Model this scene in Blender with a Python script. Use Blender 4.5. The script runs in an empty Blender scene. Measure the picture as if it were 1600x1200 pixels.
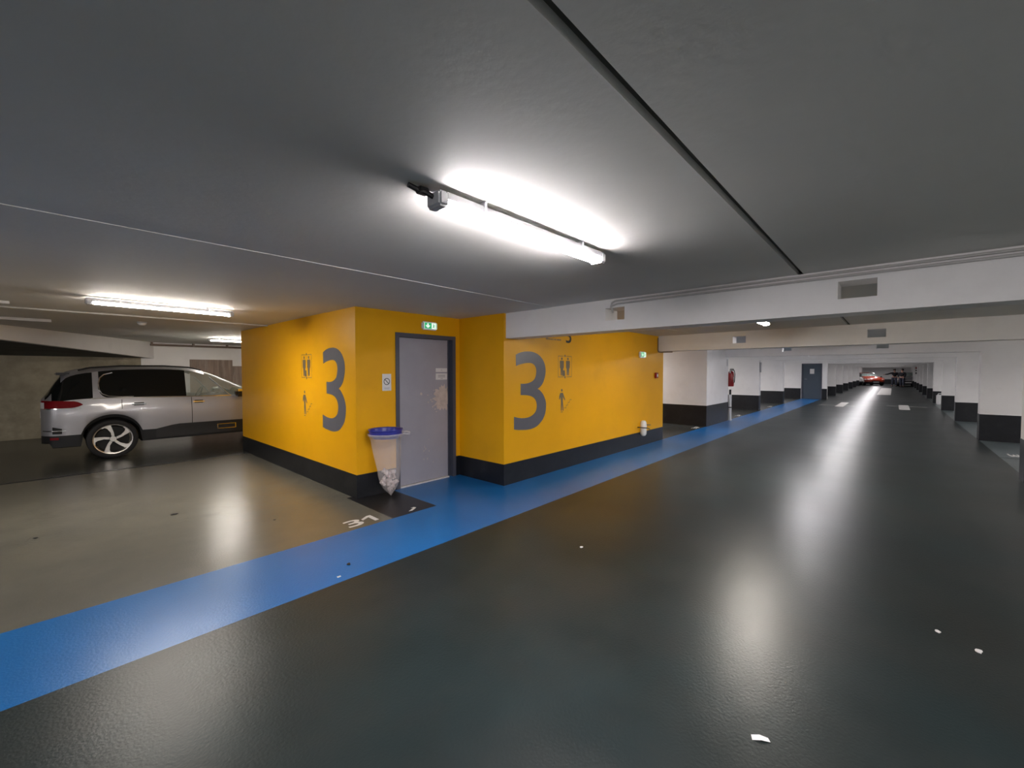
import bpy, bmesh, math, random
from mathutils import Vector, Matrix
random.seed(7)
SC = bpy.context.scene
COL = SC.collection
PI = math.pi

# ------------------------------------------------------------------ camera, world, exposure
CAM_H = 1.55
cam_data = bpy.data.cameras.new('camera')
cam_data.sensor_width = 36.0
cam_data.lens = 650.0 / 1600.0 * 36.0
cam_data.clip_start = 0.05
cam_data.clip_end = 300
cam = bpy.data.objects.new('camera', cam_data)
COL.objects.link(cam)
_F = 650.0
_X = Vector((596.0, 19.5, -_F)).normalized()      # world X (along the aisle) seen in camera axes
_Y = Vector((-712.0, 19.0, -_F)).normalized()
_Z = _X.cross(_Y).normalized()
_Y = _Z.cross(_X)
_R = Matrix((_X, _Y, _Z))                          # camera axes -> world
cam.matrix_world = Matrix.Translation((0, 0, CAM_H)) @ _R.to_4x4()
SC.camera = cam
world = bpy.data.worlds.new('world')
SC.world = world
world.use_nodes = True
world.node_tree.nodes['Background'].inputs[0].default_value = (0.5, 0.53, 0.55, 1)
world.node_tree.nodes['Background'].inputs[1].default_value = 0.02
SC.view_settings.view_transform = 'Standard'
SC.view_settings.look = 'None'
SC.view_settings.exposure = 3.68
SC.view_settings.gamma = 1.0
SC.view_settings.use_curve_mapping = False
LAMP_STRENGTH = 15.5
SC.cycles.diffuse_bounces = 5
SC.cycles.glossy_bounces = 4
SC.cycles.max_bounces = 8
SC.cycles.sample_clamp_indirect = 4.0

# ------------------------------------------------------------------ dimensions (metres)
CEIL = 2.34
BEAM_X0, BEAM_DX, BEAM_T, BEAM_Z = 4.1, 4.95, 0.27, 2.0
N_BEAM = 13
X0, X1 = -16.0, 70.0
AISLE_R, AISLE_L, WALK_L = -1.45, 2.975, 3.87
RIGHT_WALL, LEFT_WALL, BACK_Y = -6.9, 9.3, 14.7

# ------------------------------------------------------------------ materials
def srgb(r, g, b):
    f = lambda c: (c / 255) / 12.92 if c / 255 <= 0.04045 else ((c / 255 + 0.055) / 1.055) ** 2.4
    return (f(r), f(g), f(b), 1)

def mat(name, col, rough=0.5, metal=0.0, coat=0.0, noise=0.0, nscale=3.0, bump=0.0, bscale=60.0, rvar=0.0,
        trans=0.0, alpha=1.0, emit=None, estr=0.0, spec=0.5, ior=1.45, dirt=None, dirt_amt=0.0, dirt_scale=2.0, stretch=None,
        dirt_lo=0.5, dirt_hi=0.75, bdist=0.002):
    m = bpy.data.materials.new(name)
    m.use_nodes = True
    nt = m.node_tree; N = nt.nodes; L = nt.links
    p = N['Principled BSDF']
    p.inputs['Base Color'].default_value = col if len(col) == 4 else (*col, 1)
    p.inputs['Roughness'].default_value = rough
    p.inputs['Metallic'].default_value = metal
    p.inputs['Coat Weight'].default_value = coat
    p.inputs['Coat Roughness'].default_value = 0.08
    p.inputs['Transmission Weight'].default_value = trans
    p.inputs['Alpha'].default_value = alpha
    p.inputs['Specular IOR Level'].default_value = spec
    p.inputs['IOR'].default_value = ior
    if emit:
        p.inputs['Emission Color'].default_value = emit if len(emit) == 4 else (*emit, 1)
        p.inputs['Emission Strength'].default_value = estr
    if noise or bump or rvar or dirt:
        g = N.new('ShaderNodeNewGeometry')
        mp = N.new('ShaderNodeMapping')
        L.new(g.outputs['Position'], mp.inputs['Vector'])
        if stretch: mp.inputs['Scale'].default_value = stretch
        def nz(scale, detail=5, rough_=0.6):
            n = N.new('ShaderNodeTexNoise'); n.inputs['Scale'].default_value = scale
            n.inputs['Detail'].default_value = detail; n.inputs['Roughness'].default_value = rough_
            L.new(mp.outputs[0], n.inputs['Vector']); return n
        last = None
        if noise:
            n = nz(nscale)
            r = N.new('ShaderNodeMapRange')
            r.inputs['From Min'].default_value = 0.3; r.inputs['From Max'].default_value = 0.7
            r.inputs['To Min'].default_value = 1 - noise; r.inputs['To Max'].default_value = 1 + noise
            L.new(n.outputs['Fac'], r.inputs['Value'])
            mx = N.new('ShaderNodeVectorMath'); mx.operation = 'SCALE'
            mx.inputs[0].default_value = p.inputs['Base Color'].default_value[:3]
            L.new(r.outputs[0], mx.inputs['Scale'])
            last = mx.outputs[0]
        if dirt:
            n = nz(dirt_scale, 8, 0.65)
            r = N.new('ShaderNodeMapRange')
            r.inputs['From Min'].default_value = dirt_lo; r.inputs['From Max'].default_value = dirt_hi
            r.inputs['To Min'].default_value = 0; r.inputs['To Max'].default_value = dirt_amt
            L.new(n.outputs['Fac'], r.inputs['Value'])
            mi = N.new('ShaderNodeMix'); mi.data_type = 'RGBA'
            L.new(r.outputs[0], mi.inputs['Factor'])
            if last: L.new(last, mi.inputs['A'])
            else: mi.inputs['A'].default_value = p.inputs['Base Color'].default_value
            mi.inputs['B'].default_value = dirt if len(dirt) == 4 else (*dirt, 1)
            last = mi.outputs['Result']
        if last: L.new(last, p.inputs['Base Color'])
        if rvar:
            n = nz(1.1, 2, 0.5)
            r = N.new('ShaderNodeMapRange')
            r.inputs['From Min'].default_value = 0.3; r.inputs['From Max'].default_value = 0.7
            r.inputs['To Min'].default_value = max(0.02, rough - rvar); r.inputs['To Max'].default_value = rough + rvar
            L.new(n.outputs['Fac'], r.inputs['Value']); L.new(r.outputs[0], p.inputs['Roughness'])
        if bump:
            n = nz(bscale, 3, 0.5)
            b = N.new('ShaderNodeBump'); b.inputs['Strength'].default_value = bump
            b.inputs['Distance'].default_value = bdist
            L.new(n.outputs['Fac'], b.inputs['Height']); L.new(b.outputs[0], p.inputs['Normal'])
    return m

M = {}
M['floor'] = mat('aisle floor paint', (0.014, 0.022, 0.0225), 0.32, ior=1.34, noise=0.22, nscale=1.3, bump=0.5, bscale=70, rvar=0.012, dirt=(0.032, 0.030, 0.026), dirt_amt=0.7, dirt_scale=0.9, dirt_lo=0.4, dirt_hi=0.8)
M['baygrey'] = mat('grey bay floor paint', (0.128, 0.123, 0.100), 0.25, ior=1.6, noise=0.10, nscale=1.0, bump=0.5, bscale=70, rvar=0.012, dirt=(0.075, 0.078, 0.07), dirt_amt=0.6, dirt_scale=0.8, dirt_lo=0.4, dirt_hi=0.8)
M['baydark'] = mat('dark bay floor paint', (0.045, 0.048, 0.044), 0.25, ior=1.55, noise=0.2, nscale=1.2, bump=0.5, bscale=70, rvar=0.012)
M['bayright'] = mat('green grey bay floor paint', (0.10, 0.122, 0.124), 0.30, ior=1.4, noise=0.12, nscale=1.2, bump=0.5, bscale=70, rvar=0.012)
M['blue'] = mat('blue walkway paint', (0.007, 0.118, 0.345), 0.29, ior=1.48, noise=0.10, nscale=0.9, bump=0.5, bscale=70, rvar=0.006)
M['patch'] = mat('black floor patch paint', (0.012, 0.012, 0.013), 0.35, noise=0.3, nscale=4, bump=0.5, bscale=70)
M['ceiling'] = mat('grey ceiling paint', (0.64, 0.625, 0.59), 0.65, noise=0.04, nscale=0.8, bump=0.3, bscale=26, bdist=0.004, spec=0.3)
M['white'] = mat('white wall paint', (0.81, 0.79, 0.775), 0.45, noise=0.04, nscale=1.0, bump=0.25, bscale=40, dirt=(0.55, 0.52, 0.49), dirt_amt=0.2, dirt_scale=2.5)
M['yellow'] = mat('yellow wall paint', (0.78, 0.385, 0.004), 0.42, spec=0.3, noise=0.05, nscale=1.0, bump=0.2, bscale=45, dirt=(0.45, 0.22, 0.01), dirt_amt=0.25, dirt_scale=1.5, dirt_lo=0.55, dirt_hi=0.8)
M['skirt'] = mat('black skirting paint', (0.008, 0.009, 0.012), 0.4, noise=0.25, nscale=2.5, bump=0.25, bscale=40, dirt=(0.03, 0.03, 0.032), dirt_amt=0.5, dirt_scale=6)
M['concrete'] = mat('raw concrete', (0.40, 0.35, 0.25), 0.85, noise=0.3, nscale=1.6, bump=0.6, bscale=22, bdist=0.006, dirt=(0.10, 0.09, 0.07), dirt_amt=0.7, dirt_scale=0.9)
M['darkconc'] = mat('dark concrete', (0.10, 0.10, 0.09), 0.9, noise=0.25, nscale=2)
M['panel'] = mat('brown streaked board', (0.26, 0.19, 0.15), 0.7, noise=0.35, nscale=3.0, stretch=(3.5, 3.5, 0.35), dirt=(0.40, 0.34, 0.30), dirt_amt=0.8, dirt_scale=2.2)
M['numeral'] = mat('grey numeral paint', (0.125, 0.125, 0.145), 0.35, noise=0.05, bump=0.2, bscale=45)
M['pict'] = mat('dark pictogram paint', (0.16, 0.12, 0.075), 0.5)
M['black'] = mat('black plastic', (0.012, 0.012, 0.013), 0.4)
M['doorgrey'] = mat('grey door paint', (0.34, 0.33, 0.37), 0.38, noise=0.06, nscale=2.0, bump=0.1, bscale=60)
M['doorframe'] = mat('dark grey frame paint', (0.075, 0.078, 0.10), 0.35, noise=0.08)
M['fardoor'] = mat('slate door paint', (0.06, 0.078, 0.10), 0.4)
M['wear'] = mat('worn bare filler', (0.55, 0.47, 0.42), 0.7, noise=0.15, nscale=14)
M['paper'] = mat('white paper', (0.72, 0.70, 0.68), 0.6)
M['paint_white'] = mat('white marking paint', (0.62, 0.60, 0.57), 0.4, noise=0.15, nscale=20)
M['whiteplastic'] = mat('white plastic', (0.72, 0.72, 0.72), 0.35)
M['greyplastic'] = mat('grey plastic', (0.30, 0.30, 0.31), 0.45)
M['lampgrey'] = mat('pale lamp housing', (0.5, 0.5, 0.52), 0.35)
M['lamp'] = mat('lit diffuser', (0.9, 0.9, 0.9), 0.3, emit=(1.0, 0.955, 0.985), estr=LAMP_STRENGTH)
M['lampwarm'] = mat('lit warm diffuser', (0.9, 0.9, 0.9), 0.3, emit=(1.0, 0.92, 0.82), estr=LAMP_STRENGTH)
M['exitlit'] = mat('lit white sign face', (0.8, 0.85, 0.8), 0.4, emit=(0.85, 1.0, 0.88), estr=0.065)
M['exitgreen'] = mat('lit green sign face', (0.02, 0.35, 0.12), 0.4, emit=(0.02, 0.42, 0.15), estr=0.06)
M['bluerim'] = mat('blue plastic', (0.035, 0.04, 0.28), 0.3)
M['bag'] = mat('clear bag film', (0.80, 0.74, 0.72), 0.22, alpha=0.30)
M['rubbish'] = mat('crumpled rubbish', (0.62, 0.54, 0.52), 0.6, noise=0.35, nscale=22, dirt=(0.35, 0.05, 0.05), dirt_amt=0.8, dirt_scale=9, dirt_lo=0.62, dirt_hi=0.66)
M['red'] = mat('red enamel', (0.28, 0.012, 0.014), 0.3)
M['steel'] = mat('brushed steel', (0.5, 0.5, 0.5), 0.35, metal=1)
M['pipe'] = mat('brown pipe', (0.20, 0.15, 0.12), 0.5, noise=0.2)
M['conduit'] = mat('painted conduit', (0.50, 0.48, 0.46), 0.5)
M['lampleft'] = mat('lit left bay diffuser', (0.9, 0.9, 0.9), 0.3, emit=(1.0, 0.92, 0.82), estr=LAMP_STRENGTH * .78)
M['lampfar'] = mat('lit far aisle diffuser', (0.9, 0.9, 0.9), 0.3, emit=(1.0, 0.955, 0.985), estr=LAMP_STRENGTH * .75)
M['lampfill'] = mat('lit fill light diffuser', (0.9, 0.9, 0.9), 0.3, emit=(1.0, 0.955, 0.96), estr=LAMP_STRENGTH * 1.1)  # stronger emission, used only by the added out-of-view fill lights
# vehicles
M['carsilver'] = mat('silver car paint', (0.33, 0.33, 0.345), 0.42, metal=0.45, coat=0.5)
M['carorange'] = mat('orange car paint', (0.22, 0.022, 0.006), 0.35, metal=0.0, coat=0.5)
M['cardark'] = mat('dark grey car paint', (0.22, 0.22, 0.23), 0.35, metal=0.3, coat=0.8)
M['carwhite'] = mat('white car paint', (0.62, 0.62, 0.62), 0.3, coat=0.8)
M['tint'] = mat('tinted glass', (0.006, 0.007, 0.007), 0.06)
M['glass'] = mat('clear car glass', (0.55, 0.66, 0.62), 0.03, alpha=0.34)
M['cladding'] = mat('black cladding', (0.012, 0.013, 0.014), 0.5)
M['tyre'] = mat('tyre rubber', (0.010, 0.010, 0.011), 0.75)
M['alloy'] = mat('alloy wheel', (0.62, 0.60, 0.56), 0.3, metal=0.8)
M['chrome'] = mat('chrome trim', (0.75, 0.75, 0.75), 0.15, metal=1)
M['taillight'] = mat('red lamp lens', (0.16, 0.006, 0.010), 0.12)
M['headlight'] = mat('headlamp lens', (0.7, 0.7, 0.7), 0.1)
M['interior'] = mat('dark car interior', (0.012, 0.012, 0.012), 0.8)
M['skin'] = mat('skin', (0.45, 0.25, 0.18), 0.5)
M['darkcloth'] = mat('black cloth', (0.012, 0.012, 0.016), 0.85)
M['jeans'] = mat('blue grey denim', (0.045, 0.05, 0.075), 0.85)
M['hair'] = mat('dark hair', (0.015, 0.01, 0.008), 0.6)

# ------------------------------------------------------------------ mesh helpers
class MB:
    """collects shapes, then links them as ONE mesh object"""
    def __init__(s): s.bm = bmesh.new()
    def box(s, a, b, bevel=0.0):
        g = bmesh.ops.create_cube(s.bm, size=1.0)
        c = [(a[i] + b[i]) / 2 for i in range(3)]; d = [abs(b[i] - a[i]) for i in range(3)]
        for v in g['verts']: v.co = Vector((c[0] + v.co.x * d[0], c[1] + v.co.y * d[1], c[2] + v.co.z * d[2]))
        if bevel:
            es = list({e for v in g['verts'] for e in v.link_edges})
            bmesh.ops.bevel(s.bm, geom=es, offset=bevel, segments=2, affect='EDGES', clamp_overlap=True)
        return s
    def cyl(s, p, q, r, r2=None, n=16, caps=True):
        p, q = Vector(p), Vector(q); r2 = r if r2 is None else r2
        d = q - p
        g = bmesh.ops.create_cone(s.bm, cap_ends=caps, segments=n, radius1=r, radius2=r2, depth=d.length)
        m = Matrix.Translation((p + q) / 2) @ d.to_track_quat('Z', 'Y').to_matrix().to_4x4()
        for v in g['verts']: v.co = m @ v.co
        return s
    def tube(s, pts, r, n=8):
        pts = [Vector(p) for p in pts]; rings = []
        for i, p in enumerate(pts):
            d = (pts[min(i + 1, len(pts) - 1)] - pts[max(i - 1, 0)]).normalized()
            u = d.orthogonal().normalized() if i == 0 else (rings[-1][1] - d * rings[-1][1].dot(d)).normalized()
            w = d.cross(u)
            rings.append(([s.bm.verts.new(p + (u * math.cos(2 * PI * k / n) + w * math.sin(2 * PI * k / n)) * r) for k in range(n)], u))
        for (a, _), (b, _) in zip(rings, rings[1:]):
            for k in range(n): s.bm.faces.new((a[k], a[(k + 1) % n], b[(k + 1) % n], b[k]))
        s.bm.faces.new(rings[0][0][::-1]); s.bm.faces.new(rings[-1][0]); return s
    def lathe(s, prof, o=(0, 0, 0), n=32, axis='Z', closed=False, wob=None):
        rings = []
        for j, (r, h) in enumerate(prof):
            ring = []
            for k in range(n):
                a = 2 * PI * k / n; rr = r * (wob(a, j) if wob else 1)
                c = (rr * math.cos(a), rr * math.sin(a), h)
                if axis == 'Y': c = (c[0], c[2], c[1])
                ring.append(s.bm.verts.new((o[0] + c[0], o[1] + c[1], o[2] + c[2])))
            rings.append(ring)
        pairs = list(zip(rings, rings[1:])) + ([(rings[-1], rings[0])] if closed else [])
        for a, b in pairs:
            for k in range(n): s.bm.faces.new((a[k], a[(k + 1) % n], b[(k + 1) % n], b[k]))
        return s
    def poly(s, pts, d):
        """polygon (3-D points) extruded by vector d"""
        d = Vector(d); vs = [s.bm.verts.new(Vector(p)) for p in pts]
        f = s.bm.faces.new(vs)
        g = bmesh.ops.extrude_face_region(s.bm, geom=[f])
        for v in g['geom']:
            if isinstance(v, bmesh.types.BMVert): v.co += d
        return s
    def sphere(s, c, r, sc=(1, 1, 1), sub=2):
        g = bmesh.ops.create_icosphere(s.bm, subdivisions=sub, radius=r)
        for v in g['verts']: v.co = Vector((c[0] + v.co.x * sc[0], c[1] + v.co.y * sc[1], c[2] + v.co.z * sc[2]))
        return s
    def grid(s, rows):
        vs = [[s.bm.verts.new(p) for p in r] for r in rows]
        for a, b in zip(vs, vs[1:]):
            for k in range(len(a) - 1): s.bm.faces.new((a[k], a[k + 1], b[k + 1], b[k]))
        return s
    def build(s, name, m, parent=None, smooth=False, loc=None):
        bmesh.ops.recalc_face_normals(s.bm, faces=s.bm.faces)
        me = bpy.data.meshes.new(name)
        if smooth:
            for f in s.bm.faces: f.smooth = True
        s.bm.to_mesh(me); s.bm.free()
        me.materials.append(m)
        if smooth:
            try: me.set_sharp_from_angle(angle=R_(40))
            except Exception: pass
        o = bpy.data.objects.new(name, me); COL.objects.link(o)
        if parent: o.parent = parent
        if loc: o.location = loc
        return o
R_ = math.radians

def tag(o, label, cat, group=None, kind=None):
    if label: o['label'] = label
    if cat: o['category'] = cat
    if group: o['group'] = group
    if kind: o['kind'] = kind
    return o
def thing(name, label, cat, loc=(0, 0, 0), rz=0, group=None):
    o = bpy.data.objects.new(name, None); COL.objects.link(o)
    o.location = loc; o.rotation_euler = (0, 0, rz); o.empty_display_size = 0.1
    return tag(o, label, cat, group)
def struct(o): o['kind'] = 'structure'; return o
def dup(root, loc, rz=None, label=None, group=None):
    r = root.copy(); COL.objects.link(r); r.location = loc
    if rz is not None: r.rotation_euler = (0, 0, rz)
    if label: r['label'] = label
    if group: r['group'] = group
    for ch in list(root.children):
        c = ch.copy(); COL.objects.link(c); c.parent = r
        for g in list(ch.children):
            d = g.copy(); COL.objects.link(d); d.parent = c
    return r
def bx(name, a, b, m, parent=None, bevel=0): return MB().box(a, b, bevel).build(name, m, parent)

# ------------------------------------------------------------------ floor (painted fields side by side)
FX = 28.8
struct(bx('floor', (X0, AISLE_R, -0.1), (X1, AISLE_L, 0), M['floor']))
struct(bx('floor_walkway', (X0, AISLE_L, -0.1), (FX, WALK_L, 0), M['blue']))
struct(bx('floor_doorway', (2.93, WALK_L, -0.1), (4.06, 4.92, 0), M['blue']))
struct(bx('floor_patch', (2.36, WALK_L, -0.1), (2.93, 4.92, 0), M['patch']))
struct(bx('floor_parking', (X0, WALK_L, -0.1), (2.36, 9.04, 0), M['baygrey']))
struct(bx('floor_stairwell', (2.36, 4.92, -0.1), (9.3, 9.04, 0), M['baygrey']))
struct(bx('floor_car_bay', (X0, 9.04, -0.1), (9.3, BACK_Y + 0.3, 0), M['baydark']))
struct(bx('floor_left_bays', (9.3, WALK_L, -0.1), (FX, LEFT_WALL, 0), M['baydark']))
struct(bx('floor_far_left', (FX, AISLE_L, -0.1), (X1, LEFT_WALL, 0), M['floor']))
struct(bx('floor_right_bays', (X0, RIGHT_WALL, -0.1), (X1, AISLE_R, 0), M['bayright']))
# dark gutter line on the floor in front of the car, expansion line across the aisle
struct(bx('trim_1', (X0, 8.99, 0), (2.40, 9.06, 0.0015), M['patch']))
struct(bx('trim_2', (28.9, AISLE_R, 0), (29.02, 2.7, 0.002), M['patch']))
struct(bx('trim_3', (11.44, RIGHT_WALL, 0), (11.47, AISLE_R, 0.0015), M['patch']))

# ------------------------------------------------------------------ ceiling: slabs with open joints between them
GJ = (0.552, 0.590)
def ceil_slab(name, y0, y1, x0=X0, x1=X1): struct(bx(name, (x0, y0, CEIL), (x1, y1, CEIL + 0.12), M['ceiling']))
b1 = BEAM_X0
ceil_slab('ceiling', GJ[1], 3.10)
ceil_slab('ceiling_right', RIGHT_WALL, GJ[0])
struct(bx('ceiling_middle', (X0, 3.100, CEIL - .004), (X1, 5.578, CEIL + .12), M['ceiling']))
ceil_slab('ceiling_left', 5.586, LEFT_WALL + 0.2)
ceil_slab('ceiling_rear', LEFT_WALL + 0.2, BACK_Y + 0.3)
struct(bx('ceiling_joint', (X0, GJ[0] - 0.05, CEIL + 0.035), (X1, GJ[1] + 0.05, CEIL + 0.045), M['darkconc']))

# ------------------------------------------------------------------ outer walls
def skirted(side, a, b, zsk, sk_a, sk_b, m=None):
    struct(bx('wall_' + side, a, b, m or M['white']))
    struct(bx('baseboard_' + side, sk_a, sk_b, M['skirt']))
skirted('right', (X0, RIGHT_WALL - 0.2, 0), (X1, RIGHT_WALL, CEIL), .59, (X0, RIGHT_WALL, 0), (X1, RIGHT_WALL + .006, .59))
skirted('end', (X1, RIGHT_WALL, 0), (X1 + .2, LEFT_WALL, CEIL), .59, (X1 - .006, RIGHT_WALL, 0), (X1, LEFT_WALL, .59))
skirted('left', (9.32, LEFT_WALL, 0), (X1, LEFT_WALL + .2, CEIL), .59, (9.32, LEFT_WALL - .006, 0), (X1, LEFT_WALL, .59))
skirted('behind', (X0 - .2, RIGHT_WALL, 0), (X0, BACK_Y, CEIL), .59, (X0, RIGHT_WALL, 0), (X0 + .006, BACK_Y, .59))
# rear wall behind the car: raw concrete to the left, white to the right
struct(bx('wall_rear_concrete', (X0, BACK_Y - 0.02, 0), (1.49, BACK_Y + .2, CEIL), M['concrete']))
struct(bx('wall_rear', (1.49, BACK_Y - 0.04, 0), (9.5, BACK_Y + .2, CEIL), M['white']))
struct(bx('wall_rear_right', (9.3, LEFT_WALL + .2, 0), (9.5, BACK_Y - 0.04, CEIL), M['white']))
# sloping bulkhead of the ramp above the car, white front and dark underside
mb = MB()
A = Vector((-3.0, 7.35, 0)); B = Vector((1.75, 14.70, 0))
pa, pb = (-0.64, 11.0), (1.75, 14.66)
dx, dy = pb[0] - pa[0], pb[1] - pa[1]
pe = (pa[0] - dx * .9, pa[1] - dy * .9); ze = 2.095 + .185 * .9
def soff(off, zoff, inset=0.0):
    nx, ny = -dy / math.hypot(dx, dy) * off, dx / math.hypot(dx, dy) * off
    return [(pe[0] + nx, pe[1] + ny, ze + zoff), (pb[0] + nx, pb[1] + ny, 1.911 + zoff)]
f0 = soff(0, 0); f1 = soff(.12, 0)
mb.poly([f0[0], f0[1], (f0[1][0], f0[1][1], CEIL), (f0[0][0], f0[0][1], CEIL)], (f1[0][0] - f0[0][0], f1[0][1] - f0[0][1], 0))
struct(mb.build('wall_ramp', M['white']))
mb = MB()
f2 = [(f1[0][0], f1[0][1], ze + .004), (f1[1][0], f1[1][1], 1.915), (X0, 14.68, 1.93), (X0, f1[0][1], ze)]
mb.poly(f2, (0, 0, .10))
struct(mb.build('ceiling_ramp', M['darkconc']))

# ------------------------------------------------------------------ the yellow stairwell block
BX0, BX1, BYF, BYD, BYB = 2.43, 9.32, WALK_L, 4.79, 9.40
DX0, DX1, DZ = 2.975, 3.98, 2.065
T = 0.20
for nm, bxs in (('wall_stairwell_side', [((BX0, BYD + .0, 0), (BX0 + T, BYB, CEIL))]),
                ('wall_stairwell_door', [((BX0 + T, BYD, 0), (DX0, BYD + T, CEIL)), ((DX0, BYD, DZ), (DX1, BYD + T, CEIL)), ((DX1, BYD, 0), (4.06 + T, BYD + T, CEIL))]),
                ('wall_stairwell_return', [((4.06, BYF, 0), (4.06 + T, BYD, CEIL))]),
                ('wall_stairwell_aisle', [((4.06 + T, BYF, 0), (BX1, BYF + T, CEIL))]),
                ('wall_stairwell_far', [((BX1 - T, BYF + T, 0), (BX1, BYB, CEIL))]),
                ('wall_stairwell_rear', [((BX0 + T, BYB - T, 0), (BX1 - T, BYB, CEIL))])):
    mb = MB()
    for q in bxs: mb.box(*q)
    struct(mb.build(nm, M['yellow']))
mb = MB(); k = .004; SK = .29
mb.box((BX0 - k, BYD - k, 0), (BX0, BYB, SK))
mb.box((BX0, BYD - k, 0), (DX0, BYD, SK))
mb.box((DX1, BYD - k, 0), (4.06, BYD, SK))
mb.box((4.06 - k, BYF - k, 0), (4.06, BYD - k, SK))
mb.box((4.06, BYF - k, 0), (BX1 + k, BYF, SK))
mb.box((BX1, BYF, 0), (BX1 + k, BYB, SK))
struct(mb.build('baseboard_stairwell', M['skirt']))

# dark smoke stain on the yellow wall under the ceiling
# grey metal door of the stairwell
door = thing('door_1', None, None, (DX0, BYD, 0)); struct(door)
W = DX1 - DX0
mb = MB()
mb.box((0, -.012, 0), (.055, .16, DZ)); mb.box((W - .055, -.012, 0), (W, .16, DZ)); mb.box((.055, -.012, DZ - .055), (W - .055, .16, DZ))
mb.box((.055, .075, 0), (.075, .16, DZ - .055)); mb.box((W - .135, .08, 0), (W - .055, .16, DZ - .055)); mb.box((.075, .085, DZ - .075), (W - .135, .16, DZ - .055))
mb.build('door_frame', M['doorframe'], door)
LX0, LX1 = .06, W - .12
mb = MB(); mb.box((LX0, .03, .02), (LX1, .075, DZ - .06), .003)
leaf = mb.build('door_leaf', M['doorgrey'], door)
bx('threshold', (LX0, .0, .0), (LX1, .08, .018), M['paint_white'], door)
def scuff(cx, cz, rx, rz, y, seed, n=36, rag=.35):
    rd = random.Random(seed); pts = []
    for i in range(n):
        a = 2 * PI * i / n; q = 1 + rd.uniform(-rag, rag * .6)
        pts.append((cx + math.cos(a) * rx * q, y, cz + math.sin(a) * rz * q))
    return pts
mb = MB()
pts = [(min(x, LX1 - .002), y, z) for x, y, z in scuff(.80, 1.175, .17, .17, .0295, 3, 44, .32)]
mb.poly(pts, (0, -.0012, 0))
o = mb.build('worn_patch', M['wear'], leaf); o['label'] = 'scraped pale patch where the handle was'
mb = MB()
for i in range(12):
    rd = random.Random(40 + i)
    mb.poly(scuff(.62 + rd.uniform(-.10, .15), 1.17 + rd.uniform(-.2, .16), rd.uniform(.008, .03), rd.uniform(.005, .015), .0295, i, 9), (0, -.001, 0))
for i in range(9):
    rd = random.Random(80 + i)
    mb.poly(scuff(.52 + rd.uniform(-.10, .15), .45 + rd.uniform(-.2, .2), rd.uniform(.003, .008), rd.uniform(.006, .02), .0295, i, 8), (0, -.001, 0))
mb.poly(scuff(.42, 1.24, .018, .02, .0295, 5, 9), (0, -.001, 0))
mb.build('paint_chips', M['wear'], leaf)
mb = MB(); 
for (a, b, c, d) in ((.52, .745, 1.545, 1.60), (.52, .745, 1.435, 1.525)):
    mb.box((LX1 - .215, .0275, c), (LX1 - .01, .0295, d))
sp = mb.build('sign_plate', M['paper'], leaf); sp['label'] = 'two small white notice plates'
mb = MB()
for z, w in ((1.572, .02), (1.500, .13), (1.486, .12), (1.472, .13), (1.452, .04)):
    mb.box((LX1 - .11 - w / 2, .0268, z - .003), (LX1 - .11 + w / 2, .0276, z + .003))
mb.build('sign_text', M['greyplastic'], sp)

# ------------------------------------------------------------------ wall graphics
THREE = [(0.051, 0.951), (0.13, 0.972), (0.214, 0.986), (0.31, 0.996), (0.406, 1.0), (0.52, 1.0), (0.62, 0.99), (0.72, 0.972), (0.81, 0.942), (0.874, 0.91), (0.924, 0.872), (0.962, 0.83), (0.981, 0.78), (0.983, 0.74), (0.968, 0.69), (0.945, 0.65), (0.909, 0.605), (0.865, 0.572), (0.812, 0.545), (0.716, 0.516), (0.79, 0.498), (0.845, 0.471), (0.90, 0.44), (0.943, 0.402), (0.98, 0.36), (1.0, 0.315), (1.0, 0.27), (0.99, 0.227), (0.972, 0.185), (0.944, 0.148), (0.895, 0.108), (0.83, 0.074), (0.76, 0.044), (0.686, 0.023), (0.60, 0.009), (0.499, 0.001), (0.37, 0.0), (0.259, 0.005), (0.12, 0.014), (0.0, 0.028), (0.0, 0.185), (0.113, 0.168), (0.21, 0.158), (0.318, 0.154), (0.42, 0.156), (0.499, 0.166), (0.575, 0.184), (0.638, 0.211), (0.678, 0.245), (0.692, 0.279), (0.692, 0.315), (0.675, 0.35), (0.645, 0.378), (0.60, 0.402), (0.54, 0.420), (0.468, 0.433), (0.39, 0.441), (0.317, 0.445), (0.194, 0.449), (0.194, 0.592), (0.28, 0.589), (0.347, 0.590), (0.43, 0.596), (0.513, 0.610), (0.57, 0.625), (0.621, 0.648), (0.652, 0.678), (0.668, 0.71), (0.678, 0.745), (0.67, 0.78), (0.65, 0.805), (0.615, 0.828), (0.575, 0.842), (0.528, 0.851), (0.46, 0.855), (0.391, 0.853), (0.31, 0.848), (0.229, 0.840), (0.14, 0.828), (0.057, 0.812)]
def on_front(u, z, off=0.0005): return (u, BYF - off, z)                 # u = world X on the aisle wall
def on_side(u, z, off=0.0005): return (BX0 - off, u, z)                  # u = world Y on the car side wall
def numeral(surf, u0, u1, z0, z1, label, d):
    mb = MB(); mb.poly([surf(u0 + a * (u1 - u0), z0 + b * (z1 - z0)) for a, b in THREE], d)
    return tag(mb.build('painted_numeral', M['numeral']), label, 'number')
numeral(on_front, 4.262, 4.984, .715, 1.84, 'large grey number 3 on the yellow wall facing the aisle', (0, -.0015, 0))
numeral(on_side, 5.729, 5.052, .765, 1.865, 'large grey number 3 on the yellow wall facing the parked silver car', (-.0015, 0, 0))

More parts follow.
